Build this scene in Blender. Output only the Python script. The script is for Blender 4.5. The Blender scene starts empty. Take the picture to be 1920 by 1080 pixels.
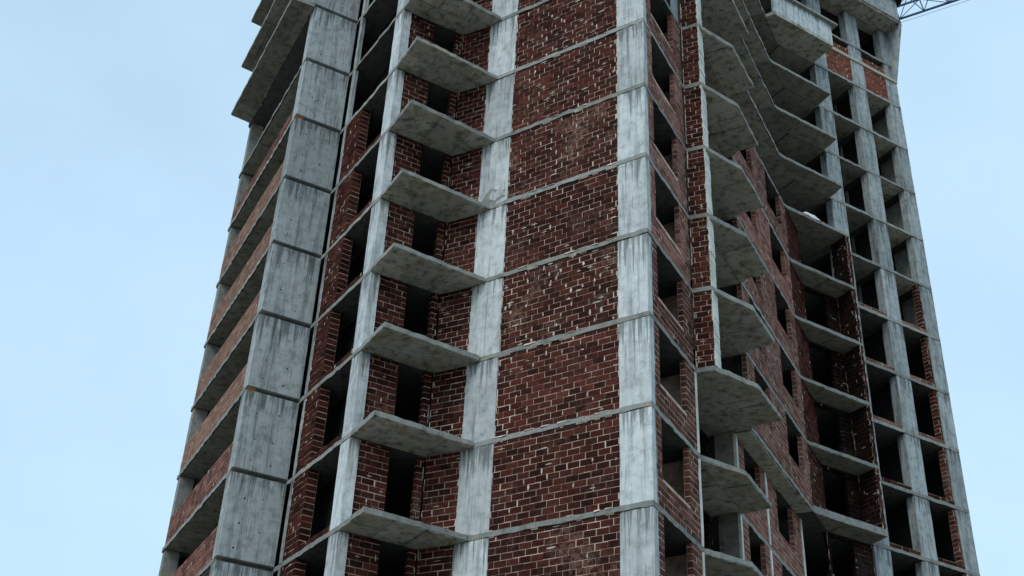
import bpy, math, random
from mathutils import Matrix, Vector

random.seed(7)
C = bpy.context.scene.collection
scene = bpy.context.scene

# ------------------------------------------------------------------ camera
F_PX = 2273.4
PITCH, ROLL = math.radians(32.39674), math.radians(-2.87592)
EYE = 1.6
cp, sp = math.cos(PITCH), math.sin(PITCH)
FWD = Vector((0, cp, sp)); UP0 = Vector((0, -sp, cp)); RT0 = Vector((1, 0, 0))
RT = math.cos(ROLL) * RT0 - math.sin(ROLL) * UP0
UPV = math.sin(ROLL) * RT0 + math.cos(ROLL) * UP0
cam_d = bpy.data.cameras.new("camera")
cam_d.sensor_width = 36.0
cam_d.lens = F_PX / 1920 * 36.0
cam_d.clip_start = 0.1
cam_d.clip_end = 5000
cam = bpy.data.objects.new("camera", cam_d)
C.objects.link(cam)
m = Matrix((RT, UPV, -FWD)).transposed().to_4x4()
m.translation = Vector((0, 0, EYE))
cam.matrix_world = m
scene.camera = cam

# ------------------------------------------------------------------ sky, sun, exposure
SUN_DIR = Vector((-0.52, -0.84, 0.0)).normalized()      # towards the sun, in plan
SUN_EL = math.radians(42)
world = bpy.data.worlds.new("World")
scene.world = world
world.use_nodes = True
nt = world.node_tree
nt.nodes.clear()
out = nt.nodes.new("ShaderNodeOutputWorld")
bg = nt.nodes.new("ShaderNodeBackground")
sky = nt.nodes.new("ShaderNodeTexSky")
sky.sky_type = 'NISHITA'
sky.sun_disc = False
sky.sun_elevation = SUN_EL
sky.sun_rotation = math.atan2(SUN_DIR.x, SUN_DIR.y)
sky.altitude = 200
sky.air_density = 1.1
sky.dust_density = 1.6
sky.ozone_density = 1.4
mixv = nt.nodes.new("ShaderNodeMix"); mixv.data_type = 'RGBA'
tc = nt.nodes.new("ShaderNodeTexCoord")
mp = nt.nodes.new("ShaderNodeMapping"); mp.inputs['Scale'].default_value = (2.2, 2.2, 3.2)
nz = nt.nodes.new("ShaderNodeTexNoise"); nz.inputs['Scale'].default_value = 1.6
nz.inputs['Detail'].default_value = 5; nz.inputs['Roughness'].default_value = 0.5
rr = nt.nodes.new("ShaderNodeMapRange")
rr.inputs['From Min'].default_value = 0.3; rr.inputs['From Max'].default_value = 0.8
rr.inputs['To Min'].default_value = 0.55; rr.inputs['To Max'].default_value = 0.7
nt.links.new(tc.outputs['Generated'], mp.inputs['Vector'])
nt.links.new(mp.outputs['Vector'], nz.inputs['Vector'])
nt.links.new(nz.outputs['Fac'], rr.inputs['Value'])
nt.links.new(rr.outputs['Result'], mixv.inputs['Factor'])
nt.links.new(sky.outputs['Color'], mixv.inputs['A'])
mixv.inputs['B'].default_value = (6.0, 8.4, 10.3, 1)       # thin high haze over the whole sky
nt.links.new(mixv.outputs['Result'], bg.inputs['Color'])
bg.inputs['Strength'].default_value = 0.106
nt.links.new(bg.outputs['Background'], out.inputs['Surface'])

sun_d = bpy.data.lights.new("sun", 'SUN')
sun_d.energy = 1.0
sun_d.angle = math.radians(28)
sun_d.color = (1.0, 0.98, 0.94)
sun = bpy.data.objects.new("sun", sun_d)
C.objects.link(sun)
to_sun = Vector((SUN_DIR.x * math.cos(SUN_EL), SUN_DIR.y * math.cos(SUN_EL), math.sin(SUN_EL)))
sun.rotation_euler = (-to_sun).to_track_quat('-Z', 'Y').to_euler()
sun.location = to_sun * 120

vs = scene.view_settings
vs.view_transform = 'Standard'
vs.look = 'None'
vs.gamma = 1
vs.use_curve_mapping = False
vs.exposure = 0.34
scene.render.engine = 'CYCLES'
scene.cycles.max_bounces = 4
scene.cycles.diffuse_bounces = 1

# ------------------------------------------------------------------ node helpers and materials
def new_mat(name, rough=0.9):
    mt = bpy.data.materials.new(name)
    mt.use_nodes = True
    n = mt.node_tree
    b = n.nodes["Principled BSDF"]
    b.inputs['Roughness'].default_value = rough
    if 'Specular IOR Level' in b.inputs:
        b.inputs['Specular IOR Level'].default_value = 0.08
    return mt, n, b

def nd(n, kind, **kw):
    x = n.nodes.new(kind)
    for k, v in kw.items():
        setattr(x, k, v)
    return x

def noise(n, vec, scale, detail=4, rough=0.55, stretch=None):
    if stretch:
        mpn = nd(n, "ShaderNodeMapping")
        mpn.inputs['Scale'].default_value = stretch
        n.links.new(vec, mpn.inputs['Vector'])
        vec = mpn.outputs['Vector']
    t = nd(n, "ShaderNodeTexNoise")
    t.inputs['Scale'].default_value = scale
    t.inputs['Detail'].default_value = detail
    t.inputs['Roughness'].default_value = rough
    n.links.new(vec, t.inputs['Vector'])
    return t.outputs['Fac']

def remap(n, val, a, b, c, d):
    r = nd(n, "ShaderNodeMapRange")
    r.inputs['From Min'].default_value = a; r.inputs['From Max'].default_value = b
    r.inputs['To Min'].default_value = c; r.inputs['To Max'].default_value = d
    n.links.new(val, r.inputs['Value'])
    return r.outputs['Result']

def mixc(n, fac, a, b, mode='MIX'):
    x = nd(n, "ShaderNodeMix"); x.data_type = 'RGBA'; x.blend_type = mode
    for sock, v in (('Factor', fac), ('A', a), ('B', b)):
        if hasattr(v, 'is_output'):
            n.links.new(v, x.inputs[sock])
        elif sock == 'Factor':
            x.inputs[sock].default_value = v
        else:
            x.inputs[sock].default_value = (*v, 1)
    return x.outputs['Result']

def math_n(n, op, a, b):
    x = nd(n, "ShaderNodeMath"); x.operation = op
    for i, v in enumerate((a, b)):
        if hasattr(v, 'is_output'):
            n.links.new(v, x.inputs[i])
        else:
            x.inputs[i].default_value = v
    return x.outputs['Value']

def bump(n, b, height, strength, dist):
    bp = nd(n, "ShaderNodeBump")
    bp.inputs['Strength'].default_value = strength
    bp.inputs['Distance'].default_value = dist
    n.links.new(height, bp.inputs['Height'])
    n.links.new(bp.outputs['Normal'], b.inputs['Normal'])

def concrete(name, base, dark, streak=0.5, stain=0.6, spot=0.5, warm=None):
    mt, n, b = new_mat(name, 0.92)
    pos = nd(n, "ShaderNodeNewGeometry").outputs['Position']
    inf = nd(n, "ShaderNodeObjectInfo").outputs['Random']
    st = noise(n, pos, 4.5, 5, 0.65, (1, 1, 0.07))          # runs down the face
    st2 = noise(n, pos, 17, 3, 0.6, (1, 1, 0.04))
    big = noise(n, pos, 0.9, 5, 0.6)
    mid = noise(n, pos, 3.6, 8, 0.62)
    fine = noise(n, pos, 60, 3, 0.6)
    col = mixc(n, remap(n, big, 0.3, 0.7, 0, 1), base, tuple(c * 0.8 for c in base))
    if warm:
        col = mixc(n, remap(n, noise(n, pos, 1.7, 4, 0.6), 0.5, 0.72, 0, 0.8), col, warm)
    col = mixc(n, math_n(n, 'MULTIPLY', remap(n, st, 0.5, 0.68, 0, 1), streak), col, dark)
    col = mixc(n, math_n(n, 'MULTIPLY', remap(n, st2, 0.6, 0.65, 0, 1), streak * 0.8), col, tuple(c * 0.7 for c in dark))
    col = mixc(n, math_n(n, 'MULTIPLY', remap(n, mid, 0.5, 0.72, 0, 1), stain), col, dark)
    col = mixc(n, math_n(n, 'MULTIPLY', remap(n, fine, 0.62, 0.72, 0, 1), spot), col, tuple(c * 0.5 for c in dark))
    col = mixc(n, math_n(n, 'MULTIPLY', remap(n, mid, 0.3, 0.42, 1, 0), 0.35), col, tuple(min(1, c * 1.35) for c in base))
    if streak > 0.3:
        gz = nd(n, "ShaderNodeSeparateXYZ")
        n.links.new(nd(n, "ShaderNodeTexCoord").outputs['Generated'], gz.inputs['Vector'])
        reach = math_n(n, 'ADD', math_n(n, 'MULTIPLY', noise(n, pos, 7, 4, 0.7, (1, 1, 0.03)), 1.7), math_n(n, 'MULTIPLY', gz.outputs['Z'], 0.75))
        drip = math_n(n, 'MULTIPLY', remap(n, reach, 1.5, 1.62, 0, 1), remap(n, fine, 0.3, 0.6, 0.5, 1))
        col = mixc(n, math_n(n, 'MULTIPLY', drip, 0.8), col, tuple(c * 0.55 for c in dark))
    tone = remap(n, inf, 0, 1, 0.82, 1.12)
    cmb = nd(n, "ShaderNodeCombineColor")
    for i in range(3):
        n.links.new(tone, cmb.inputs[i])
    col = mixc(n, 1.0, col, cmb.outputs['Color'], 'MULTIPLY')
    n.links.new(col, b.inputs['Base Color'])
    h = math_n(n, 'ADD', math_n(n, 'MULTIPLY', mid, 0.7), math_n(n, 'MULTIPLY', fine, 0.35))
    bump(n, b, h, 0.5, 0.02)
    return mt

M = {}
M['pale'] = concrete('pale_concrete', (0.56, 0.60, 0.595), (0.135, 0.155, 0.155), 0.55, 0.45, 0.6)
M['grey'] = concrete('grey_concrete', (0.375, 0.41, 0.405), (0.08, 0.092, 0.09), 0.62, 0.55, 0.7)
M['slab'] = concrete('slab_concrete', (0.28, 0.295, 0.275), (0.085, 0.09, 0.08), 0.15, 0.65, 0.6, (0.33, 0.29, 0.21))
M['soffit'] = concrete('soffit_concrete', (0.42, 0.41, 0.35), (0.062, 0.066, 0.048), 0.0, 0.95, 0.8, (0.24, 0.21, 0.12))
M['soffit_dark'] = concrete('shaded_stained_soffit', (0.245, 0.245, 0.21), (0.045, 0.048, 0.036), 0.0, 0.75, 0.5, (0.14, 0.12, 0.075))  # stained soffit concrete, darkened for deep undersides; shade put into the colour
M['core'] = concrete('unlit_core_concrete', (0.016, 0.017, 0.017), (0.008, 0.008, 0.008), 0.2, 0.5, 0.4)  # near-black so rooms read as unlit; their darkness is in the colour
M['inner'] = concrete('shaded_inner_soffit', (0.085, 0.092, 0.088), (0.02, 0.024, 0.022), 0.0, 0.8, 0.5)  # floor undersides and bay backs, indoor shade put into the base colour

def brick_mat(name, ca, cb, cc, film, film_amt):
    mt, n, b = new_mat(name, 0.9)
    pos = nd(n, "ShaderNodeNewGeometry").outputs['Position']
    at = nd(n, "ShaderNodeAttribute"); at.attribute_name = 'tint'
    inf = nd(n, "ShaderNodeObjectInfo").outputs['Random']
    tv = math_n(n, 'FRACT', math_n(n, 'ADD', at.outputs['Fac'], math_n(n, 'MULTIPLY', inf, 7.31)), 0)
    rp = nd(n, "ShaderNodeValToRGB")
    e = rp.color_ramp.elements
    e[0].position = 0.0; e[0].color = (*cb, 1)
    e[1].position = 1.0; e[1].color = (*cc, 1)
    x = e.new(0.45); x.color = (*ca, 1)
    n.links.new(tv, rp.inputs['Fac'])
    mid = noise(n, pos, 9, 5, 0.65)
    big = noise(n, pos, 0.8, 4, 0.6)
    fine = noise(n, pos, 55, 3, 0.6)
    col = mixc(n, remap(n, mid, 0.35, 0.65, 0, 0.6), rp.outputs['Color'], tuple(c * 0.55 for c in ca))
    fm = math_n(n, 'MULTIPLY', remap(n, big, 0.5, 0.68, 0.08, 1), remap(n, noise(n, pos, 6, 5, 0.7), 0.42, 0.66, 0, 1))
    fa = nd(n, "ShaderNodeAttribute"); fa.attribute_name = 'film'
    sa = nd(n, "ShaderNodeAttribute"); sa.attribute_name = 'shade'
    cs = nd(n, "ShaderNodeCombineColor")
    for i in range(3): n.links.new(sa.outputs['Fac'], cs.inputs[i])
    col = mixc(n, 1.0, col, cs.outputs['Color'], 'MULTIPLY')
    col = mixc(n, math_n(n, 'MULTIPLY', math_n(n, 'MULTIPLY', fm, film_amt), fa.outputs['Fac']), col, film)
    col = mixc(n, math_n(n, 'MULTIPLY', remap(n, fine, 0.64, 0.72, 0, 1), 0.25), col, film)
    n.links.new(col, b.inputs['Base Color'])
    bump(n, b, math_n(n, 'ADD', mid, math_n(n, 'MULTIPLY', fine, 0.5)), 0.5, 0.012)
    return mt

M['brick'] = brick_mat('red_block', (0.046, 0.0122, 0.0082), (0.016, 0.0052, 0.004), (0.096, 0.026, 0.0168), (0.26, 0.16, 0.12), 0.5)
M['brick_dark'] = brick_mat('shaded_block', (0.014, 0.005, 0.004), (0.007, 0.003, 0.0025), (0.024, 0.009, 0.006), (0.2, 0.17, 0.15), 0.2)  # darker copy of the red block, recess shade painted into its colour
M['brick_mid'] = brick_mat('mid_block', (0.11, 0.04, 0.028), (0.05, 0.018, 0.013), (0.19, 0.078, 0.055), (0.3, 0.2, 0.17), 0.6)  # mid-toned copy of the red block
M['brick_pale'] = brick_mat('pale_block', (0.185, 0.076, 0.055), (0.085, 0.034, 0.026), (0.31, 0.15, 0.112), (0.36, 0.27, 0.23), 0.7)  # paler copy of the red block with a heavier film
M['brick_red'] = brick_mat('bright_block', (0.15, 0.045, 0.028), (0.09, 0.028, 0.018), (0.2, 0.07, 0.04), (0.3, 0.2, 0.15), 0.4)
M['brick_orange'] = brick_mat('orange_block', (0.22, 0.125, 0.09), (0.15, 0.08, 0.06), (0.28, 0.17, 0.125), (0.3, 0.22, 0.16), 0.4)

def mortar_mat(name, ca, cb):
    mt, n, b = new_mat(name, 0.95)
    pos = nd(n, "ShaderNodeNewGeometry").outputs['Position']
    big = noise(n, pos, 1.3, 5, 0.65)
    fine = noise(n, pos, 30, 4, 0.6)
    col = mixc(n, remap(n, big, 0.38, 0.62, 0, 1), ca, cb)
    col = mixc(n, remap(n, fine, 0.48, 0.68, 0, 0.5), col, tuple(c * 0.5 for c in cb))
    n.links.new(col, b.inputs['Base Color'])
    bump(n, b, fine, 0.6, 0.02)
    return mt

M['mortar'] = mortar_mat('mortar', (0.70, 0.55, 0.45), (0.34, 0.235, 0.19))
M['mortar_dark'] = mortar_mat('shaded_mortar', (0.12, 0.10, 0.085), (0.03, 0.025, 0.02))  # goes with the dark blocks, the same recess shade in its colour
M['lime'] = mortar_mat('mortar_blob', (0.66, 0.58, 0.48), (0.36, 0.30, 0.24))
M['white'] = mortar_mat('whitewash', (0.78, 0.78, 0.72), (0.55, 0.56, 0.5))

def plain(name, col, rough=0.7, metal=0.0, amt=0.4, scale=8):
    mt, n, b = new_mat(name, rough)
    pos = nd(n, "ShaderNodeNewGeometry").outputs['Position']
    v = noise(n, pos, scale, 5, 0.6)
    c = mixc(n, remap(n, v, 0.4, 0.65, 0, amt), col, tuple(x * 0.4 for x in col))
    n.links.new(c, b.inputs['Base Color'])
    b.inputs['Metallic'].default_value = metal
    return mt

M['hole'] = plain('tie_hole_dark', (0.012, 0.012, 0.012), 0.95)
M['steel'] = plain('crane_steel_blue', (0.04, 0.10, 0.19), 0.5)
M['rope'] = plain('steel_rope', (0.3, 0.33, 0.35), 0.5)
M['sack'] = plain('white_sheet', (0.8, 0.8, 0.78), 0.6, 0, 0.15)
M['rust'] = plain('rusty_edge', (0.2, 0.085, 0.03), 0.9)
M['earth'] = plain('dry_ground', (0.30, 0.27, 0.22), 0.95, 0, 0.5, 0.35)
M['timber'] = plain('weathered_timber', (0.42, 0.40, 0.31), 0.85, 0, 0.4, 5)

# ------------------------------------------------------------------ mesh helper
class MB:
    def __init__(s):
        s.v = []; s.f = []; s.mi = []; s.t = []
        s.film = None; s.shade = 1.0
    def face(s, pts, mi=0, t=0.5):
        i = len(s.v); s.v += [tuple(p) for p in pts]
        s.f.append(tuple(range(i, i + len(pts)))); s.mi.append(mi); s.t.append(t)
    def prism(s, poly, z0, z1, mi=0, t=0.5, cap0=True, cap1=True):
        """poly: plan points, counter-clockwise; z0/z1 scalars or lists."""
        n = len(poly); i = len(s.v)
        a = z0 if isinstance(z0, (list, tuple)) else [z0] * n
        b = z1 if isinstance(z1, (list, tuple)) else [z1] * n
        s.v += [(p[0], p[1], a[k]) for k, p in enumerate(poly)]
        s.v += [(p[0], p[1], b[k]) for k, p in enumerate(poly)]
        fs = [(i + k, i + (k + 1) % n, i + n + (k + 1) % n, i + n + k) for k in range(n)]
        if cap0: fs.append(tuple(i + k for k in reversed(range(n))))
        if cap1: fs.append(tuple(i + n + k for k in range(n)))
        s.f += fs; s.mi += [mi] * len(fs); s.t += [t] * len(fs)
    def bar(s, a, b, w, mi=0, t=0.5):
        a = Vector(a); b = Vector(b); d = (b - a).normalized()
        u = d.cross(Vector((0, 0, 1)))
        if u.length < 1e-3: u = Vector((1, 0, 0))
        u.normalize(); q = d.cross(u)
        c = [(u * sx + q * sy) * w / 2 for sx, sy in ((-1, -1), (1, -1), (1, 1), (-1, 1))]
        i = len(s.v)
        s.v += [tuple(a + x) for x in c] + [tuple(b + x) for x in c]
        fs = [(i + k, i + (k + 1) % 4, i + 4 + (k + 1) % 4, i + 4 + k) for k in range(4)] + [(i + 3, i + 2, i + 1, i), (i + 4, i + 5, i + 6, i + 7)]
        s.f += fs; s.mi += [mi] * 6; s.t += [t] * 6
    def build(s, name, mats, parent=None, bevel=0.0):
        xs = [p[0] for p in s.v]; ys = [p[1] for p in s.v]; zs = [p[2] for p in s.v]
        o3 = Vector(((min(xs) + max(xs)) / 2, (min(ys) + max(ys)) / 2, min(zs)))
        me = bpy.data.meshes.new(name)
        me.from_pydata([(p[0] - o3.x, p[1] - o3.y, p[2] - o3.z) for p in s.v], [], s.f)
        for mt in (mats if isinstance(mats, list) else [mats]):
            me.materials.append(mt)
        me.polygons.foreach_set('material_index', s.mi)
        at = me.attributes.new('tint', 'FLOAT', 'FACE')
        at.data.foreach_set('value', s.t)
        if s.film is not None:
            for nm, val in (('film', s.film), ('shade', s.shade)):
                fa = me.attributes.new(nm, 'FLOAT', 'FACE')
                fa.data.foreach_set('value', [val] * len(s.f))
        me.update()
        o = bpy.data.objects.new(name, me)
        C.objects.link(o)
        place(o, o3, parent)
        if bevel:
            bv = o.modifiers.new('edge', 'BEVEL'); bv.width = bevel; bv.segments = 1; bv.limit_method = 'ANGLE'
        return o

ORG = {}
def place(o, world_pos, parent):
    if parent is None:
        o.location = world_pos
    else:
        o.parent = parent
        o.location = Vector(world_pos) - ORG[parent.name]
    ORG[o.name] = Vector(world_pos)

def V2(x, y): return Vector((x, y))
def unit(a, b):
    d = b - a
    return d / d.length
def left(d): return Vector((-d.y, d.x))

# ------------------------------------------------------------------ plan of the tower (metres; camera stands at 0,0)
def deg(a): return V2(math.sin(math.radians(a)), math.cos(math.radians(a)))
dA, dB, dC, dE = deg(-55.98), deg(28.55), deg(-30.0), deg(60.0)
P0 = V2(4.107, 30.605)                    # front corner
QC = V2(-4.66, 33.60)                     # corner of the left wing
K = V2(-2.43, 34.86)                      # inner corner between wing and front
SR, SL = V2(-7.13, 37.62), V2(-8.80, 36.72)
BE = V2(-12.86, 44.85)
BEND = P0 + dB * 3.88 - dA * 0.06
BAY0, BAY1 = V2(8.52, 37.83), V2(12.33, 44.85)
LOW0, LOW1 = V2(8.02, 38.22), V2(12.08, 45.80)
I1, I2 = P0 + dA * 1.2 + dB * 3.88, P0 + dA * 1.2 + dB * 8.4
G0, G1 = V2(13.39, 46.79), V2(21.24, 51.36)
dD = unit(G0, G1); nD = left(dD)          # nD points into the building
GP = V2(15.65, 48.11)
def DP(t, depth=0.0): return GP + dD * t + nD * depth
F0, F1 = V2(12.56, 45.06), V2(15.95, 47.10)
H = 3.0
def zf(k): return 12.723 + EYE + H * k    # underside of slab k
TH = 0.16
KB, KT = -4, 13

# ------------------------------------------------------------------ ground
g = MB()
g.prism([(-600, -600), (600, -600), (600, 600), (-600, 600)], -0.5, 0.0)
go = g.build('ground', M['earth']); go['kind'] = 'structure'

# ------------------------------------------------------------------ the tower
def thing(name, loc, label, cat, group=None):
    o = bpy.data.objects.new(name, None); C.objects.link(o)
    o.empty_display_size = 0.5
    place(o, Vector(loc), None)
    o['label'] = label; o['category'] = cat
    if group: o['group'] = group
    return o

tower = thing('tower_block', (3, 46, 0), 'unfinished high-rise of bare concrete frame filled with dark red blockwork', 'building')

# ---- concrete
def jit(a): return random.uniform(-a, a)

def subdiv(poly, step, amp):
    """adds jittered points along the plan edges (rough cast edges)"""
    r = []
    n = len(poly)
    for i in range(n):
        a, b = poly[i], poly[(i + 1) % n]
        d = b - a; L = d.length
        m_ = max(1, int(L / step))
        nn = left(d / L)
        for k in range(m_):
            p = a + d * (k / m_)
            r.append(p + nn * jit(amp) if k else p)
    return r

def slab(name, poly, z0, th, mats, rough=0.016, step=0.3):
    pl = subdiv(poly, step, rough)
    b = MB()
    n = len(pl)
    b.prism(pl, [z0 + jit(rough * 0.7) for _ in range(n)], [z0 + th + jit(rough * 0.8) for _ in range(n)])
    # underside and sides get different concrete
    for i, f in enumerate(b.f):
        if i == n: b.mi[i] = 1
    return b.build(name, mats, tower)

def ccw(poly):
    s = sum(poly[i].x * poly[(i + 1) % len(poly)].y - poly[(i + 1) % len(poly)].x * poly[i].y for i in range(len(poly)))
    return poly if s > 0 else list(reversed(poly))

out_main = 0.015
def floor_poly(k):
    nA = V2(-dA.y, dA.x)      # outward of facade A?
    if nA.y > 0: nA = -nA
    p = [BE, SL + dC * 0.24, SR + dC * 0.24, QC, K, P0 + dA * 6.5 + nA * out_main, P0 + nA * out_main - dB * 0.0, BEND, I1, I2]
    if k >= 2: p += [I2 - dA * 0.75, BAY0, BAY1, G0]
    else: p += [LOW0, LOW1, G0]
    p += [G1 - nD * out_main, G1 + nD * 9.5, BE + V2(4.5, 13)]
    return ccw(p)

for k in range(KB, KT + 1):
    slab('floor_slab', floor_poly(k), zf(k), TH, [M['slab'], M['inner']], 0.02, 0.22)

def column(poly, k, mat, name='column', z0=None, z1=None, wob=0.008):
    dx, dy = jit(wob), jit(wob)
    pl = [V2(p.x + dx, p.y + dy) for p in ccw(poly)]
    b = MB()
    za, zb_ = (zf(k) + TH) if z0 is None else z0, zf(k + 1) if z1 is None else z1
    n, lv = len(pl), 8
    cen = sum(pl, V2(0, 0)) / n
    gr = random.uniform(0.02, 0.05)
    for j in range(lv + 1):
        z = za + (zb_ - za) * j / (lv - 2)
        ins = 0.0
        if j == lv - 2: z = zb_ - gr
        if j >= lv - 1:
            z = zb_ - gr + 0.002 if j == lv - 1 else zb_
            ins = 0.035
        for p in pl:
            q = p + (cen - p).normalized() * ins
            b.v.append((q.x + jit(0.006), q.y + jit(0.006), z))
    for j in range(lv):
        for i in range(n):
            b.f.append((j * n + i, j * n + (i + 1) % n, (j + 1) * n + (i + 1) % n, (j + 1) * n + i))
    b.f.append(tuple(reversed(range(n)))); b.f.append(tuple(lv * n + i for i in range(n)))
    b.mi = [0] * len(b.f); b.t = [0.5] * len(b.f)
    return b.build(name, mat, tower, bevel=0.0)

def rect(p, u, a0, a1, n, d0, d1):
    return [p + u * a0 + n * d0, p + u * a1 + n * d0, p + u * a1 + n * d1, p + u * a0 + n * d1]

inA = left(dA)
if inA.y < 0: inA = -inA                   # into the building from facade A
inE = left(dE)                              # into the wing from its E wall
inB = V2(-dB.y, dB.x)                       # into the building from facade B
inC = V2(dC.y, -dC.x)                       # into the wing from its C wall
cW = unit(QC, SR)
inCW = V2(cW.y, -cW.x)
eW = unit(QC, K)
inEW = left(eW)
dS = unit(SL, SR); inS = left(dS)
dBand = unit(SL, BE); inBand = V2(dBand.y, -dBand.x)
dBay = unit(BAY0, BAY1); inBay = left(dBay)
dLow = unit(LOW0, LOW1); inLow = left(dLow)

def shear_panel(k):
    L = (SR - SL).length
    b = MB()
    w = jit(0.01)
    b.prism(ccw([SL - inS * (0.03 + w), SR - inS * (0.03 + w), SR + inS * 0.5, SL + inS * 0.5]), zf(k) + TH - 0.01, zf(k + 1) - 0.015)
    fr = -inS * (0.03 + w + 0.002)
    for u in (0.52, 1.22):
        for hz in (0.55, 1.25, 2.25):
            if random.random() < 0.75:
                c = SL + dS * (u + jit(0.06)) + fr
                z = zf(k) + hz + jit(0.1); r = random.uniform(0.022, 0.036)
                b.face([(c.x + dS.x * r * math.cos(q), c.y + dS.y * r * math.cos(q), z + r * math.sin(q)) for q in [i * math.pi / 4 for i in range(8)]], 1)
    o = b.build('shear_wall', [M['grey'], M['hole']], tower)
    bv = o.modifiers.new('edge', 'BEVEL'); bv.width = 0.015; bv.limit_method = 'ANGLE'

for k in range(KB, KT):
    column([P0, P0 + dA * 1.03, P0 + dA * 1.03 + inA * 0.3, P0 + dA * 0.2 + dB * 0.3, P0 + dB * 0.3], k, M['pale'])
    column(rect(P0, dA, 5.34, 6.54, inA, 0.0, 0.35), k, M['pale'])
    column([QC, QC + eW * 0.33, QC + eW * 0.33 + inEW * 0.4, QC + cW * 0.68 + inCW * 0.3, QC + cW * 0.68], k, M['pale'])
    shear_panel(k)
    # thin post beside the shear wall
    column(rect(QC, cW, 4.12, 4.34, inCW, 0.0, 0.15), k, M['grey'])
    # end column of the left side, and one inside
    column(rect(SL, dBand, 8.62, 9.02, inBand, 0.05, 0.6), k, M['slab'])
    # right-hand grid
    column(rect(GP, dD, -0.03, 0.94, nD, 0.0, 0.4), k, M['grey'])
    if k < 12:
        column(rect(GP, dD, 2.88, 3.84, nD, 0.0, 0.45), k, M['grey'])
        column(rect(GP, dD, 5.6, 6.47, nD, 0.0, 0.4), k, M['grey'])
    # loggia column and post at the end of facade B
    if k < 2: column(rect(I2, -dA, 0.3, 1.0, dB, -0.12, 0.1), k, M['soffit_dark'])  # dark copy used here because it stands deep in the recess; shade as colour
    if k < 2:
        column(rect(P0 + dB * 3.74 - dA * 0.05, dB, 0.0, 0.13, inB, -0.02, 0.3), k, M['white'])
        column(rect(LOW0, dLow, -0.05, 0.14, inLow, -0.03, 0.3), k, M['white'])
        column(rect(LOW0, dLow, 3.42, 3.6, inLow, -0.04, 0.3), k, M['white'])
        column(rect(LOW0, dLow, 8.3, 8.5, inLow, -0.03, 0.3), k, M['white'])
    if k >= 7:
        column(rect(P0 + dB * 2.95, dB, 0.0, 0.85, inB, 0.02, 0.3), k, M['grey'])

# ---- blockwork: every wall is a mortar body with its blocks standing proud of it
BL, BH, JU, JV = 0.392, 0.181, 0.024, 0.027
ALL = []          # (screen size, wall object, material key, corner data)

def project(p):
    q = Vector(p) - Vector((0, 0, EYE))
    c = q.dot(FWD)
    if c < 0.1: return None
    return (960 + F_PX * q.dot(RT) / c, 540 - F_PX * q.dot(UPV) / c)

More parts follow.
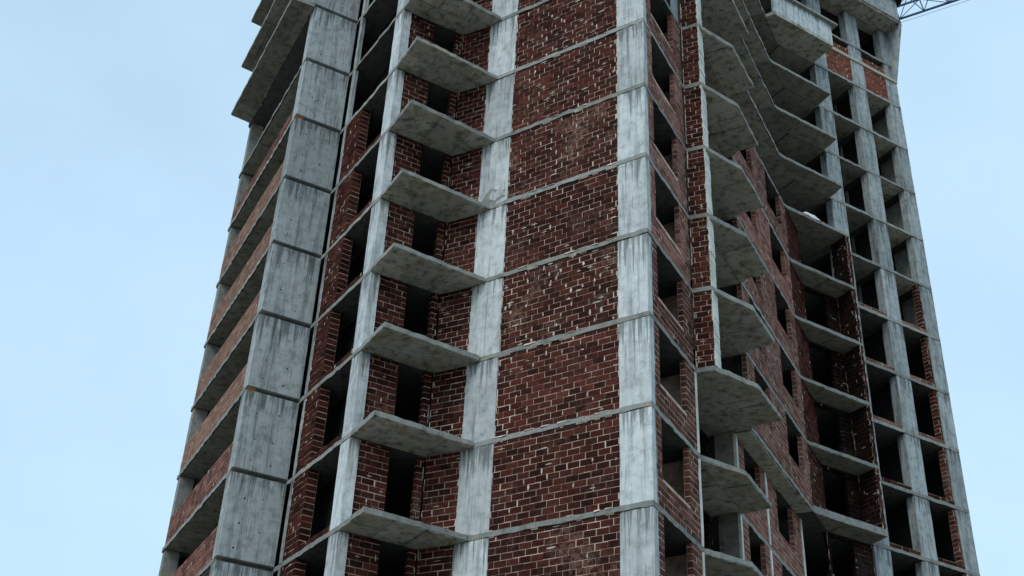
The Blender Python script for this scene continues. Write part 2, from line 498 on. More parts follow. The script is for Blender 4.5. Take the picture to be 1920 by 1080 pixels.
def brick_wall(p, q, n_in, z0, z1, opens=(), th=0.18, mat='brick', name='brick_wall', blobs=0.06, film=None, mortar='mortar', rec=0.014, spill=False, heavy=1.0):
    film = random.choice([0.3, 0.6, 0.9, 1.3]) if film is None else film
    shade = random.uniform(0.78, 1.25)
    u = unit(p, q); L = (q - p).length
    us = sorted({0.0, L, *[min(max(x, 0), L) for o in opens for x in o[:2]]})
    zs = sorted({z0, z1, *[min(max(x, z0), z1) for o in opens for x in o[2:]]})
    def is_open(a, b):
        return any(o[0] - 1e-6 <= a <= o[1] + 1e-6 and o[2] - 1e-6 <= b <= o[3] + 1e-6 for o in opens)
    cell = {}
    for i in range(len(us) - 1):
        for j in range(len(zs) - 1):
            if us[i + 1] - us[i] < 1e-4 or zs[j + 1] - zs[j] < 1e-4: continue
            cell[i, j] = not is_open((us[i] + us[i + 1]) / 2, (zs[j] + zs[j + 1]) / 2)
    b = MB()
    def P(uu, z, d):
        r = p + u * uu + n_in * d
        return (r.x, r.y, z)
    d0, d1 = rec, th
    for (i, j), ok in cell.items():
        if not ok: continue
        a, c, zl, zh = us[i], us[i + 1], zs[j], zs[j + 1]
        b.face([P(a, zl, d0), P(c, zl, d0), P(c, zh, d0), P(a, zh, d0)])
        b.face([P(c, zl, d1), P(a, zl, d1), P(a, zh, d1), P(c, zh, d1)])
        for (di, dj, e) in ((-1, 0, (a, zl, a, zh)), (1, 0, (c, zl, c, zh)), (0, -1, (a, zl, c, zl)), (0, 1, (a, zh, c, zh))):
            if not cell.get((i + di, j + dj), False):
                b.face([P(e[0], e[1], d0), P(e[2], e[3], d0), P(e[2], e[3], d1), P(e[0], e[1], d1)])
    w = b.build(name, M[mortar], tower)
    bl = MB()
    z = z0 + 0.012
    row = 0
    off0 = random.uniform(0, 0.4)
    while z + 0.07 < z1:
        h = BH if z + BH < z1 else z1 - z - 0.01
        x = -((off0 + row * 0.21) % (BL + JU)) + jit(0.02)
        zm = z + h / 2
        while x < L:
            s, e = x, x + BL + jit(0.012)
            nx = e + JU * random.uniform(0.5, 1.3) + (random.uniform(0, 0.03) if random.random() < 0.15 else 0)
            s = max(s, -0.006); e = min(e, L + 0.006)
            if 0 < L - e < 0.07: e = L + 0.006
            if 0 < s < 0.07: s = -0.006
            for o in opens:
                if o[2] < zm < o[3]:
                    if 0 < o[0] - e < 0.09: e = o[0] + 0.001
                    if 0 < s - o[1] < 0.09: s = o[1] - 0.001
            segs = [(s, e)]
            for o in opens:
                if o[2] < zm < o[3]:
                    ns = []
                    for (a, c) in segs:
                        if c <= o[0] - 0.0 or a >= o[1] + 0.0: ns.append((a, c)); continue
                        if a < o[0] - 0.005: ns.append((a, o[0] + 0.008))
                        if c > o[1] + 0.005: ns.append((o[1] - 0.008, c))
                    segs = ns
            for (a, c) in segs:
                if c - a < 0.02: continue
                dz = jit(0.006); pr = max(jit(0.005) - (0.005 if random.random() < 0.08 else 0), 0.003 - rec * 0.8)
                corners = (a, c, z + dz, z + h + dz + jit(0.004), -pr, th - 0.012)
                cpt = project(P((a + c) / 2, zm, 0))
                size = 0
                if cpt and -5 < cpt[0] < 1925 and -5 < cpt[1] < 1085:
                    q1, q2, q3 = project(P(a, z, 0)), project(P(c, z, 0)), project(P(a, z + h, 0))
                    size = abs((q2[0] - q1[0]) * (q3[1] - q1[1]) - (q3[0] - q1[0]) * (q2[1] - q1[1]))
                ALL.append([size, w, (mat, film, shade), [P(a, corners[2], -pr), P(c, corners[2], -pr), P(c, corners[3], -pr), P(a, corners[3], -pr),
                                           P(a, corners[2], th - 0.012), P(c, corners[2], th - 0.012), P(c, corners[3], th - 0.012), P(a, corners[3], th - 0.012)]])
                # squeezed-out mortar
                if random.random() < blobs:
                    cu, cz = (c + JU / 2, z + h * random.uniform(0.35, 0.65)) if random.random() < 0.8 else (random.uniform(a, c), z + h + JV / 2)
                    if cu < L - 0.03 and cz < z1 - 0.03 and not is_open(cu, cz):
                        rw, rh = random.uniform(0.012, 0.03) * heavy, random.uniform(0.05, 0.12)
                        if random.random() < 0.35: rw, rh = rh * 1.4, rw * 0.8
                        m_ = 8
                        ring = [(cu + rw * random.uniform(0.55, 1.25) * math.cos(t * 2 * math.pi / m_), cz + rh * random.uniform(0.7, 1.1) * math.sin(t * 2 * math.pi / m_)) for t in range(m_)]
                        tip = (cu + jit(0.01), cz + jit(0.02))
                        for t in range(m_):
                            r1, r2 = ring[t], ring[(t + 1) % m_]
                            bl.face([P(r1[0], r1[1], -0.0075), P(r2[0], r2[1], -0.0075), P(tip[0], tip[1], -0.02)])
            x = nx
        for e_ in (0.0, L):
            if random.random() < blobs * 2.2 and not is_open(min(max(e_, 0.01), L - 0.01), zm):
                rw = random.uniform(0.015, 0.05)
                q0, q1 = (e_, e_ + rw) if e_ == 0.0 else (e_ - rw, e_)
                q2, q3 = (e_, e_ + rw * random.uniform(0.3, 1.2)) if e_ == 0.0 else (e_ - rw * random.uniform(0.3, 1.2), e_)
                bl.face([P(q0, z + jit(0.03), -0.008), P(q1, z, -0.008), P(q3, z + h, -0.009), P(q2, z + h + 0.02, -0.009)])
        z += h + JV
        row += 1
    if spill:
        uu = 0.0
        while uu < L:
            wd = random.uniform(0.08, 0.45)
            if random.random() < 0.55:
                for zz, sg in ((z0, -1), (z1, 1)):
                    if random.random() < 0.6:
                        hh = random.uniform(0.02, 0.075); n_ = 5
                        top = [(uu + wd * t / n_, zz + sg * hh * random.uniform(0.3, 1)) for t in range(n_ + 1)]
                        for t in range(n_):
                            bl.face([P(top[t][0], zz - sg * 0.035, -0.012), P(top[t + 1][0], zz - sg * 0.035, -0.012), P(top[t + 1][0], top[t + 1][1], -0.057), P(top[t][0], top[t][1], -0.057)])
            uu += wd + random.uniform(0, 0.3)
    if bl.f:
        o = bl.build('mortar_droppings', M['lime'], w); o['kind'] = 'stuff'
    return w

# facade A infill and the recess behind the triangular balconies
for k in range(KB, KT):
    zb, zt = zf(k) + TH, zf(k + 1)
    bb = {1: 0.3, 2: 0.42, 3: 0.14, 4: 0.18, 5: 0.3, 6: 0.34, 0: 0.1}.get(k, 0.1)
    brick_wall(P0 + dA * 5.33 + inA * 0.02, P0 + dA * 1.04 + inA * 0.02, inA, zb, zt, blobs=bb, spill=True, heavy=1.7 if k == 2 else 1.2, film={4: 2.0, 7: 1.8, 2: 1.2, -1: 1.4, 3: 0.7}.get(k, 0.5))
    brick_wall(K + inA * 0.02 - dA * 0.02, P0 + dA * 6.55 + inA * 0.02, inA, zb, zt, blobs=0.2)
    brick_wall(QC + eW * 0.34 + inEW * 0.06, K + inEW * 0.06, inEW, zb, zt, opens=[(1.03, 1.98, zb, zt)], blobs=0.14)
    # facade B with its big window
    if k < 7:
        brick_wall(P0 + dB * 0.31, P0 + dB * 3.73 - dA * 0.04, inB, zb, zt, opens=[(0.42, 2.62, zb + 0.92, zt)], rec=0.004, mat='brick_mid' if k < 3 else 'brick_pale', blobs=0.14)
    else:
        brick_wall(P0 + dB * 0.31, P0 + dB * 2.93, inB, zb, zt, opens=[(0.3, 2.62, zb + 0.92, zt)], blobs=0.1)
    # C side of the left wing: narrow blockwork strip, one sill course in the opening
    if k < 6:
        brick_wall(QC + cW * 4.11, QC + cW * 0.69, inCW, zb, zt, opens=[(1.12 if k < 3 else 1.3, 3.42, zb + 0.2, zt)], mat='brick', blobs=0.25, th=0.36, film=0.3)
    # parapets of the left side
    if k < 7:
        brick_wall(SL + dBand * 8.75 + inBand * 0.02, SL + dBand * 0.06 + inBand * 0.02, inBand, zb, zb + (1.18 if k < 6 else 0.75), th=0.15,
                   mat={0: 'brick_pale', -1: 'brick', 1: 'brick_pale', 6: 'brick_pale', 5: 'brick_orange', 2: 'brick_orange', 3: 'brick_orange', 4: 'brick_orange'}.get(k, 'brick'), blobs=0.12)
    # end return of facade B and back wall of the loggia
    brick_wall(BEND + dA * 0.1, I1, -dB, zb, zt, th=0.15)
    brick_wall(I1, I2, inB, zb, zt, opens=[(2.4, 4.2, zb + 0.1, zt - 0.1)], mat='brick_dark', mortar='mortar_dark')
    if 2 <= k < 8:
        v1 = V2(6.60, 33.74)
        brick_wall(BEND + dB * 0.02, v1, dB, zb, zt, blobs=0.25, th=0.19)
        f = unit(BEND, v1)
        wb = MB(); zz = zb
        while zz < zt - 0.02:
            hh = min(0.2, zt - zz)
            dd = random.uniform(0.0, 0.022)
            wb.prism(ccw([v1 + dB * (-0.004), v1 + f * (0.02 + dd) - dB * 0.004, v1 + f * (0.02 + dd) + dB * 0.5, v1 + dB * 0.5]), zz, zz + hh - random.uniform(0.004, 0.02))
            zz += hh
        wb.build('plastered_edge', M['white'], tower)
    # oriel bay
    if 2 <= k < 7:
        sill = 1.0
        brick_wall(BAY0, BAY1, inBay, zb, zt, opens=[(0.95, 2.82, zb + sill, zt), (4.95, 7.18, zb + sill, zt)], mat='brick_pale', blobs=0.16, rec=0.004)
        brick_wall(BAY1 - dBay * 0.01, G0 - unit(BAY1, G0) * 0.02, -dBay if False else left(unit(BAY1, G0)), zb, zt, th=0.18)
    if k < 2:
        brick_wall(LOW0 + dLow * 0.15, LOW1 - dLow * 0.06, inLow, zb, zt, opens=[(0.8, 2.7, zb + 1.0, zt), (4.8, 7.0, zb + 1.0, zt)], mat='brick_pale', blobs=0.14, rec=0.004)
    # behind the right-hand balconies
    if k < 6:
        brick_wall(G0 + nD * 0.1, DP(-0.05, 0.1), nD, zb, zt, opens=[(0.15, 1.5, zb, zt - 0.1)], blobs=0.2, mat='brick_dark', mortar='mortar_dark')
    if 2 <= k < 7:
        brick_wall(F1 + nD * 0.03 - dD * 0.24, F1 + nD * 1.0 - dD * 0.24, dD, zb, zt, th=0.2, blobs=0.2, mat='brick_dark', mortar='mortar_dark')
        brick_wall(F1 + nD * 0.022 - dD * 0.23, F1 + nD * 0.022 - dD * 0.03, nD, zb, zt, th=0.1, blobs=0.2)
        column(rect(GP, dD, -0.36, -0.16, nD, -0.02, 0.2), k, M['pale'])
    # grid bays: one course on the slab, narrow jamb of blocks at the right pier
    if k < 7:
        for (a, c) in ((0.95, 2.87), (3.85, 5.59)):
            brick_wall(DP(a, 0.03), DP(c, 0.03), nD, zb, zb + 0.21, blobs=0.2, mat='brick' if k < 4 else 'brick_pale')
        brick_wall(DP(5.42, 0.05), DP(5.59, 0.05), nD, zb + 0.215, zt, blobs=0.1, th=0.3, mat='brick_mid' if k < 4 else 'brick')
    if k == 11:
        for (a, c) in ((0.95, 2.87), (3.85, 5.59)):
            brick_wall(DP(a, 0.03), DP(c, 0.03), nD, zb, zb + 1.68, blobs=0.35, mat='brick_red', name='brick_parapet')
            brick_wall(DP(a, 0.03), DP(c, 0.03), nD, zb + 1.9, zb + 2.42, blobs=0.35, mat='brick_red', name='brick_parapet')

# the few hundred blocks that show largest are single parts, the rest is one body per wall
ALL.sort(key=lambda r: -r[0])
BF = [(0, 1, 2, 3), (1, 5, 6, 2), (4, 0, 3, 7), (3, 2, 6, 7), (4, 5, 1, 0)]
for r in ALL[:300]:
    b = MB(); b.v = list(r[3]); b.f = list(BF); b.mi = [0] * 5; b.t = [random.random()] * 5
    b.film, b.shade = r[2][1], r[2][2]
    b.build('brick', M[r[2][0]], r[1])
rest = {}
for r in ALL[300:]:
    key = r[1].name
    b, w, mk = rest.setdefault(key, (MB(), r[1], r[2]))
    i = len(b.v); t = random.random()
    b.v += r[3]; b.f += [tuple(i + x for x in f) for f in BF]; b.mi += [0] * 5; b.t += [t] * 5
for b, w, mk in rest.values():
    b.film, b.shade = mk[1], mk[2]
    o = b.build('brickwork', M[mk[0]], w); o['kind'] = 'stuff'

# ---- balconies
def soffit_panels(o, poly, z, cuts, axis, mt='soffit'):
    """formwork imprints: thin raised sheets under a slab, between cut fractions along the axis"""
    c = sum(poly, V2(0, 0)) / len(poly)
    pr = [(p - c).dot(axis) for p in poly]
    lo, hi = min(pr), max(pr)
    def clip(pl, s, keep_gt):
        res = []
        for i in range(len(pl)):
            a, b = pl[i], pl[(i + 1) % len(pl)]
            fa, fb = (a - c).dot(axis) - s, (b - c).dot(axis) - s
            ia, ib = (fa >= 0) == keep_gt, (fb >= 0) == keep_gt
            if ia: res.append(a)
            if ia != ib: res.append(a + (b - a) * (fa / (fa - fb)))
        return res
    fr = [0.0] + list(cuts) + [1.0]
    for i in range(len(fr) - 1):
        s0, s1 = lo + (hi - lo) * fr[i] + 0.02, lo + (hi - lo) * fr[i + 1] - 0.02
        strip = clip(clip(poly, s0, True), s1, False)
        if len(strip) < 3: continue
        ax2 = left(axis); keep = axis; pieces = []
        axis = ax2
        pr2 = [(p - c).dot(ax2) for p in strip]
        cut = min(pr2) + (max(pr2) - min(pr2)) * random.uniform(0.35, 0.7)
        if random.random() < 0.7: pieces = [clip(strip, cut + 0.012, True), clip(strip, cut - 0.012, False)]
        else: pieces = [strip]
        axis = keep
        for pl in pieces:
          if len(pl) >= 3: _panel(o, pl, z, mt)

def _panel(o, pl, z, mt):
    cc = sum(pl, V2(0, 0)) / len(pl)
    pl = ccw([cc + (p - cc) * (1 - 0.05 / max(0.3, (p - cc).length)) for p in pl])
    b = MB(); b.prism(pl, z - random.uniform(0.006, 0.035), z + 0.004)
    b.build('soffit_panel', M[mt], o)

def wob(pl): return [V2(p.x + jit(0.025), p.y + jit(0.025)) for p in pl]
for k in range(KB + 1, KT):
    z = zf(k) - 0.004
    # triangular balcony between wing and front
    out = V2(-3.84, 32.06)
    tip = V2(-0.93, 33.92)
    poly = ccw([QC - inCW * 0.01 + cW * 0.0, out, tip, P0 + dA * 6.2 , P0 + dA * 6.5 + inA * 0.02, K])
    poly = wob(poly)
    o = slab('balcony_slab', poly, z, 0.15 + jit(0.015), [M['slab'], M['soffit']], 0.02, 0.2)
    soffit_panels(o, poly, z, [random.uniform(0.25, 0.38), random.uniform(0.6, 0.75)], eW)
    # hexagonal balconies of the loggia
    if k >= 2:
        poly = ccw([BEND + dB * 0.005, V2(6.58, 33.74), V2(8.17, 34.83), V2(9.40, 37.06), V2(8.64, 37.50), BAY0 + inBay * 0.03, I2 - dA * 0.75, I2 - dB * 0.01, I1 + dB * 0.01])
    else:
        poly = ccw([BEND + dB * 0.005, V2(7.63, 34.99), V2(8.93, 37.53), LOW0 + V2(0.02, -0.03), I2 - dB * 0.01, I1 + dB * 0.01])
    poly = wob(poly)
    o = slab('balcony_slab', poly, z, 0.16 + jit(0.015), [M['slab'], M['soffit']], 0.018, 0.2)
    soffit_panels(o, poly, z, [random.uniform(0.42, 0.55)], inB)
    # balconies beside the oriel
    if k >= 2 and k <= 10:
        poly = ccw([BAY1 + V2(0.02, 0.02), F0, F1, DP(-0.15, -0.02), G0 + V2(-0.02, -0.02)])
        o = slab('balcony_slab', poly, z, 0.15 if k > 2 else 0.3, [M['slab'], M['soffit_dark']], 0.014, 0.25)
        soffit_panels(o, poly, z, [random.uniform(0.3, 0.65)], dD, 'soffit_dark')
    # deep slabs thrown out over the upper left side
    if k >= 8:
        poly = ccw([V2(-9.72, 36.32), SL - V2(0.03, -0.0), BE - V2(0.02, 0), BE + V2(0.1, -0.35), V2(-13.56, 43.97)])
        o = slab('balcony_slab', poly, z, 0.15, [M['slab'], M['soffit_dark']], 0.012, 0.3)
        soffit_panels(o, poly, z, [0.3, 0.55, 0.82], dBand, 'soffit_dark')
        b = MB(); b.prism(ccw([V2(-9.66, 36.40), SL - inS * 0.01, SL + dBand * 0.28, V2(-9.80, 36.62)]), z + 0.15, z + 0.62)
        b.build('edge_beam', M['grey'], tower)

for (a, c) in ((0.1, 3.0), (3.04, 5.6), (5.64, 7.9)):
    b = MB(); b.prism(ccw([BAY0 + dBay * a + inBay * 0.04, BAY0 + dBay * c + inBay * 0.04, BAY0 + dBay * c + inBay * 0.66, BAY0 + dBay * a + inBay * 0.66]), zf(2) - random.uniform(0.02, 0.05), zf(2) + 0.004)
    b.build('soffit_panel', M['soffit'], tower)
for k in range(KB + 1, 8):
    for (a, c) in ((0.1, 3.0), (3.03, 6.1), (6.14, 8.55)):
        b = MB(); b.prism(ccw([SL + dBand * a + inBand * 0.05, SL + dBand * c + inBand * 0.05, SL + dBand * c + inBand * 1.5, SL + dBand * a + inBand * 1.5]), zf(k) - random.uniform(0.01, 0.03), zf(k) + 0.004)
        b.build('soffit_panel', M['soffit_dark'], tower)
for k in range(8, 13):
    for (a, c) in ((0.1, 3.9), (3.94, 7.9)):
        b = MB(); b.prism(ccw([BAY0 + dBay * a + inBay * 0.04, BAY0 + dBay * c + inBay * 0.04, BAY0 + dBay * c + inBay * 2.2, BAY0 + dBay * a + inBay * 2.2]), zf(k) - random.uniform(0.012, 0.03), zf(k) + 0.004)
        b.build('soffit_panel', M['soffit'], tower)
for k in range(7, 13):
    if k >= 8:
        b = MB(); b.prism(ccw([BAY1 - dBay * 0.38 + inBay * 0.05, BAY1 + unit(BAY1, G0) * 0.05, G0, DP(-2.54, 2.6), BAY1 - dBay * 0.38 + inBay * 2.2]), zf(k) - 0.022, zf(k) + 0.004)
        b.build('soffit_panel', M['soffit_dark'], tower)
    b = MB(); b.prism(ccw([DP(-2.5, 0.02), DP(-0.1, 0.02), DP(-0.1, 2.6), DP(-2.5, 2.6)]), zf(k) - 0.016, zf(k) + 0.004)
    b.build('soffit_panel', M['soffit_dark'], tower)
for k in range(7, 12):
    for (a, c, mt) in ((0.96, 2.86, 'soffit_dark'), (3.86, 5.58, 'soffit')):
        for (d0, d1) in ((0.05, 0.85), (0.88, 1.74)):
            b = MB(); b.prism(ccw([DP(a, d0), DP(c, d0), DP(c, d1), DP(a, d1)]), zf(k) - random.uniform(0.015, 0.04), zf(k) + 0.004)
            b.build('soffit_panel', M[mt], tower)

# ---- patched spot low on one wide column
def patch(c_a, z, rx, rz, d, mt, name):
    ring = [(c_a + rx * random.uniform(0.55, 1.3) * math.cos(t * math.pi / 7), z + rz * random.uniform(0.55, 1.3) * math.sin(t * math.pi / 7)) for t in range(14)]
    b = MB()
    f_ = [P0 + dA * a - inA * d for a, _ in ring]; g_ = [P0 + dA * a + inA * 0.02 for a, _ in ring]
    F_ = [(p.x, p.y, r_[1]) for p, r_ in zip(f_, ring)]; G_ = [(p.x, p.y, r_[1]) for p, r_ in zip(g_, ring)]
    b.face(F_)
    for t in range(14):
        b.face([F_[t], F_[(t + 1) % 14], G_[(t + 1) % 14], G_[t]])
    b.build(name, M[mt], tower)
patch(5.95, zf(4) + 0.5, 0.5, 0.34, 0.008, 'slab', 'scarred_spot')
patch(5.80, zf(4) + 0.56, 0.30, 0.25, 0.014, 'pale', 'plaster_patch')

# ---- rusty seam at two slab ends and a cast panel on the right grid
for k in (2, 6):
    b = MB(); a = SL - inS * 0.02 + dBand * 0.02
    b.prism(ccw([a, a + dS * 0.3, a + dS * 0.3 - inS * 0.03, a - inS * 0.03]), zf(k) - 0.02, zf(k) + 0.1)
    b.build('rusty_plate', M['rust'], tower)

# ---- walls deep inside, added to keep light out of the rooms; outer walls behind
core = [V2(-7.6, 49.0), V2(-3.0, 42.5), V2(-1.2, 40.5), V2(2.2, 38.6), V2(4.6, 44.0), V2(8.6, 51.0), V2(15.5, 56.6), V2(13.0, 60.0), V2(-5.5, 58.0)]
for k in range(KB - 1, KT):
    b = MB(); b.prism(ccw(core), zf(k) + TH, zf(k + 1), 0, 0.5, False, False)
    b.build('core_light_block', M['core'], tower)
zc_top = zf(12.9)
def thin_wall(a, c, k, mat='core', t=0.12, name='partition_light_block', z1=None):
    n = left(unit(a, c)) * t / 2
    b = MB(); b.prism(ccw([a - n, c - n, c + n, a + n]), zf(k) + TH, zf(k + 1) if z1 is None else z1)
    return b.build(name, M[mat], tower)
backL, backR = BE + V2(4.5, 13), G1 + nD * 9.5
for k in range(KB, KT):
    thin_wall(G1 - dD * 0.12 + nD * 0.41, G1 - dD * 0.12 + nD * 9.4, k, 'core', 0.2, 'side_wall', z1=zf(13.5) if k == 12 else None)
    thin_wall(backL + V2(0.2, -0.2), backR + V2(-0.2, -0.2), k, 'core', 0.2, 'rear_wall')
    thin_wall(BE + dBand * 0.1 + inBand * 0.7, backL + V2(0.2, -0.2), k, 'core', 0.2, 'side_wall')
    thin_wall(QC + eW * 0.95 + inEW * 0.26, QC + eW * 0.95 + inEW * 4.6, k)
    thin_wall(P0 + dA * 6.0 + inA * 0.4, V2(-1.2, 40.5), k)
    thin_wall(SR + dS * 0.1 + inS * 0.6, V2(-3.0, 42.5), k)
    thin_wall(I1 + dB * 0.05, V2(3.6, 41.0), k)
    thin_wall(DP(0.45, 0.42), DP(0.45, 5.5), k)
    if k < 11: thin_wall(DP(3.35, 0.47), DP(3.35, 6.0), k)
thin_wall(DP(-3.5, 2.2), DP(6.45, 2.2), 12, z1=zf(13.5))
for k in range(6, 12):
    top = zf(k + 1) - (0.02 if k in (8, 9, 7) else 0.02)
    b = MB()
    lo = zf(k) + TH
    if k in (7, 9, 6):       # gap at the upper right corner
        b.prism(ccw([DP(3.2, 1.75), DP(4.6, 1.75), DP(4.6, 1.9), DP(3.2, 1.9)]), lo, top)
        b.prism(ccw([DP(4.6, 1.75), DP(6.6, 1.75), DP(6.6, 1.9), DP(4.6, 1.9)]), lo, lo + 1.7)
    else:
        b.prism(ccw([DP(3.2, 1.75), DP(6.6, 1.75), DP(6.6, 1.9), DP(3.2, 1.9)]), lo, top)
    b.build('back_wall', M['slab'], tower)
    b = MB(); b.prism(ccw([DP(0.6, 2.0), DP(3.1, 2.0), DP(3.1, 2.15), DP(0.6, 2.15)]), lo, top)
    b.build('back_wall', M['soffit_dark' if k in (8, 9, 11) else 'inner'], tower)
    b = MB(); b.prism(ccw([DP(6.15, 0.42), DP(6.4, 0.42), DP(6.4, 1.73), DP(6.15, 1.73)]), lo, top)
    b.build('back_wall', M['slab'], tower)

# ---- ledge, upper balcony box and crown of the right-hand grid
zl = zf(11.62)
b = MB(); b.prism(ccw(subdiv([DP(0.96, -0.06), DP(6.47, -0.06), DP(6.47, 0.25), DP(0.96, 0.25)], 0.4, 0.006)), zl, zl + 0.2)
b.build('ledge', M['timber'], tower)
zc = zf(12.9)
for (a, c) in ((-0.03, 0.94), (2.88, 3.84), (5.6, 6.47)):
    column(rect(GP, dD, a, c, nD, 0.0, 0.45), 12, M['grey'], z0=zf(12) + TH * 0, z1=zc)
b = MB(); b.prism(ccw([DP(-4.0, -1.0), DP(6.5, -1.0), DP(6.5, 0.6), DP(-4.0, 0.6)]), zc, zc + 0.12, 0)
b.build('crown_slab', M['soffit'], tower)
for (a, c) in ((-3.9, -1.4), (-1.36, 0.9), (0.95, 3.36), (3.4, 4.55), (4.6, 6.44)):
    b = MB(); b.prism(ccw([DP(a, -0.93), DP(c, -0.93), DP(c, 0.02), DP(a, 0.02)]), zc - random.uniform(0.015, 0.05), zc + 0.005)
    b.build('soffit_panel', M['soffit'], tower)
b = MB(); b.prism(ccw(subdiv([DP(-4.0, -1.03), DP(6.3, -1.03), DP(6.5, -0.75), DP(6.5, -0.6), DP(-4.0, -0.6)], 0.5, 0.006)), zc + 0.2, zf(13.5))
b.build('crown_beam', M['grey'], tower)
b = MB(); b.prism(ccw([DP(-4.0, -1.06), DP(6.4, -1.06), DP(6.52, -0.8), DP(6.52, -0.5), DP(-4.0, -0.5)]), zc + 0.121, zc + 0.198)
b.build('crown_ledge', M['slab'], tower)
b = MB(); b.prism(ccw([DP(-4.0, -1.3), DP(6.55, -1.3), DP(6.75, -1.0), DP(6.55, 9), DP(-4.0, 9)]), zf(13.5) + 0.002, zf(13.5) + 0.16)
b.build('roof_coping', M['core'], tower)
fin = [(0.0, zf(11.62)), (0.0, zc - 0.002), (-1.0, zc - 0.002)]
b = MB(); r0 = [DP(6.28, d) for d, _ in fin]; r1 = [DP(6.5, d) for d, _ in fin]
A3 = [(p.x, p.y, z) for p, (_, z) in zip(r0, fin)]; B3 = [(p.x, p.y, z) for p, (_, z) in zip(r1, fin)]
b.face(A3); b.face(list(reversed(B3)))
for i in range(3):
    j = (i + 1) % 3; b.face([A3[j], A3[i], B3[i], B3[j]])
b.build('crown_bracket', M['grey'], tower)

# concrete box balcony near the top
dF = unit(F0, F1); nF = left(dF)
X0, X1 = F0 - nF * 0.5 - dF * 0.1, F1 - nF * 0.5 + dF * 0.1
zb11 = zf(11)
b = MB(); b.prism(ccw(subdiv([X0, X1, DP(-0.15, -0.02), G0 + V2(-0.02, -0.02), BAY1], 0.5, 0.008)), zb11 - 0.003, zb11 + 0.2)
o = b.build('balcony_slab', M['soffit'], tower)
soffit_panels(o, ccw([X0 + nF * 0.05, X1 + nF * 0.05, X1 + nF * 0.75, X0 + nF * 0.75]), zb11 - 0.003, [0.42, 0.85], dF)
b = MB(); b.prism(ccw(subdiv([X0, X1, X1 + nF * 0.16, X0 + nF * 0.16], 0.5, 0.006)), zb11 + 0.202, zf(11.52))
b.build('balcony_parapet', M['pale'], tower)
b = MB(); b.prism(ccw([X1 + nF * 0.162, X1 - dF * 0.14 + nF * 0.162, X1 - dF * 0.14 + nF * 1.3, X1 + nF * 1.3]), zb11 + 0.202, zf(11.52))
b.build('balcony_parapet', M['pale'], tower)
b = MB(); b.prism(ccw([X0 - nF * 0.18, X1 - nF * 0.18 + dF * 0.35, X1 + nF * 0.6 + dF * 0.35, X0 + nF * 0.6]), zf(11.52) + 0.003, zf(11.52) + 0.13)
b.build('parapet_coping', M['slab'], tower)

# ------------------------------------------------------------------ crumpled sheet on a balcony edge
def lump(name, a, d, n, L, z, mat, label, cat):
    b = MB(); nu, nv = 14, 5
    grid = []
    for i in range(nu):
        for j in range(nv):
            s = i / (nu - 1); t = j / (nv - 1)
            env = math.sin(math.pi * s) ** 0.7
            hgt = 0.26 * env * (math.sin(math.pi * min(1, t * 1.15)) + 0.2) * random.uniform(0.7, 1.1)
            pos = a + d * (L * s) + n * (-0.04 + 0.45 * t + jit(0.02))
            zz = z + hgt + 0.01
            if j == 0: zz = z - 0.10 * env * random.uniform(0.4, 1.0); 
            grid.append((pos.x, pos.y, zz))
    b.v = grid
    for i in range(nu - 1):
        for j in range(nv - 1):
            q = i * nv + j
            b.f.append((q, q + nv, q + nv + 1, q + 1)); b.mi.append(0); b.t.append(0.5)
    o = b.build(name, mat)
    for p in o.data.polygons: p.use_smooth = True
    so = o.modifiers.new('thick', 'SOLIDIFY'); so.thickness = 0.01
    o['label'] = label; o['category'] = cat
    return o
lump('plastic_sheet', F0 + dF * 0.95, dF, nF, 1.35, zf(7) + 0.15, M['sack'], 'crumpled white plastic sheet lying on a balcony edge high on the right', 'plastic sheet')

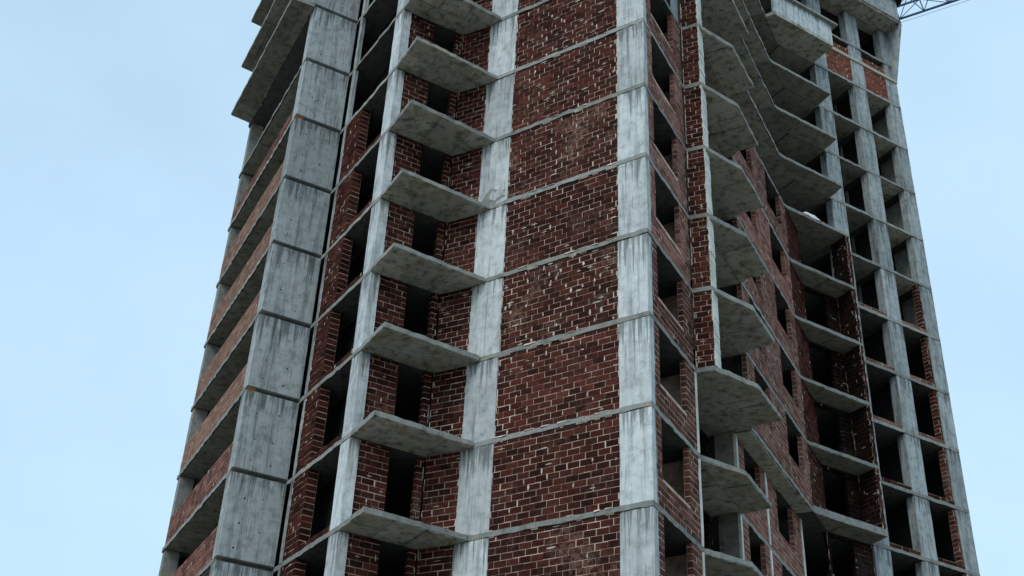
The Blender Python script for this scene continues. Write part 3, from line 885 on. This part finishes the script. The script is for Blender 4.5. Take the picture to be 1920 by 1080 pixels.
# ------------------------------------------------------------------ tower crane behind the tower
J1 = Vector((29.9, 68.8, 0)); JD = Vector((0.852, -0.523, 0)); JN = Vector((-0.523, -0.852, 0))
JZ = 70.82 + EYE
MAST = J1 - JD * 26 + JN * 0.7
crane = thing('tower_crane', (MAST.x, MAST.y, 0), 'blue lattice crane jib reaching out from behind the roof of the tower', 'crane')
def cpart(name, bars, mat='steel'):
    b = MB()
    for a, c, w in bars: b.bar(a, c, w)
    return b.build(name, M[mat], crane)
def jp(s, side, up):   # along, across (0..1), height
    return J1 + JD * s + JN * (1.42 * side) + Vector((0, 0, JZ + up))
S0, S1, ST = -25.0, 34.0, 1.9
for side in (0, 1):
    cpart('bottom_chord', [(jp(S0, side, 0), jp(S1, side, 0), 0.13)])
cpart('top_chord', [(jp(S0, 0.5, 1.35), jp(S1, 0.5, 1.35), 0.12)])
s = S0; i = 0
while s < S1 - 0.1:
    cpart('cross_brace', [(jp(s, 0, 0), jp(s, 1, 0), 0.075)])
    cpart('cross_brace', [(jp(s, 0, 0), jp(s + ST, 1, 0), 0.045)] if i % 2 else [(jp(s, 1, 0), jp(s + ST, 0, 0), 0.045)])
    for side in (0, 1):
        cpart('side_brace', [(jp(s, side, 0), jp(s + ST / 2, 0.5, 1.35), 0.05), (jp(s + ST / 2, 0.5, 1.35), jp(s + ST, side, 0), 0.05)])
    s += ST; i += 1
cpart('hoist_rope', [(jp(S0, 0.1, -0.55) , jp(S1, 0.1, -0.55), 0.025)], 'rope')
mw = 0.9
bars = []
cn = [(-mw, -mw), (mw, -mw), (mw, mw), (-mw, mw)]
for x, y in cn:
    bars.append(((MAST.x + x, MAST.y + y, 0), (MAST.x + x, MAST.y + y, JZ + 6), 0.18))
zz = 0.0; fl = 0
while zz < JZ + 3.5:
    for q in range(4):
        a, c = cn[q], cn[(q + 1) % 4]
        if fl: a, c = c, a
        bars.append(((MAST.x + a[0], MAST.y + a[1], zz), (MAST.x + c[0], MAST.y + c[1], zz + 2), 0.08))
    zz += 2; fl = 1 - fl
cpart('mast', bars)
cb = MB()
for side in (0, 1):
    cb.bar(jp(S0 - 2, side, 0), jp(S0 - 13, side, 0), 0.16)
cb.bar(jp(S0 - 12, 0, 0), jp(S0 - 12, 1, 0), 0.2)
cb.build('counter_jib', M['steel'], crane)
cw = MB(); a = jp(S0 - 11, 0.1, -1.6); c = jp(S0 - 11, 0.9, -1.6)
cw.bar(a + Vector((0, 0, 0.8)), c + Vector((0, 0, 0.8)), 1.7)
cw.build('counterweight', M['grey'], crane)
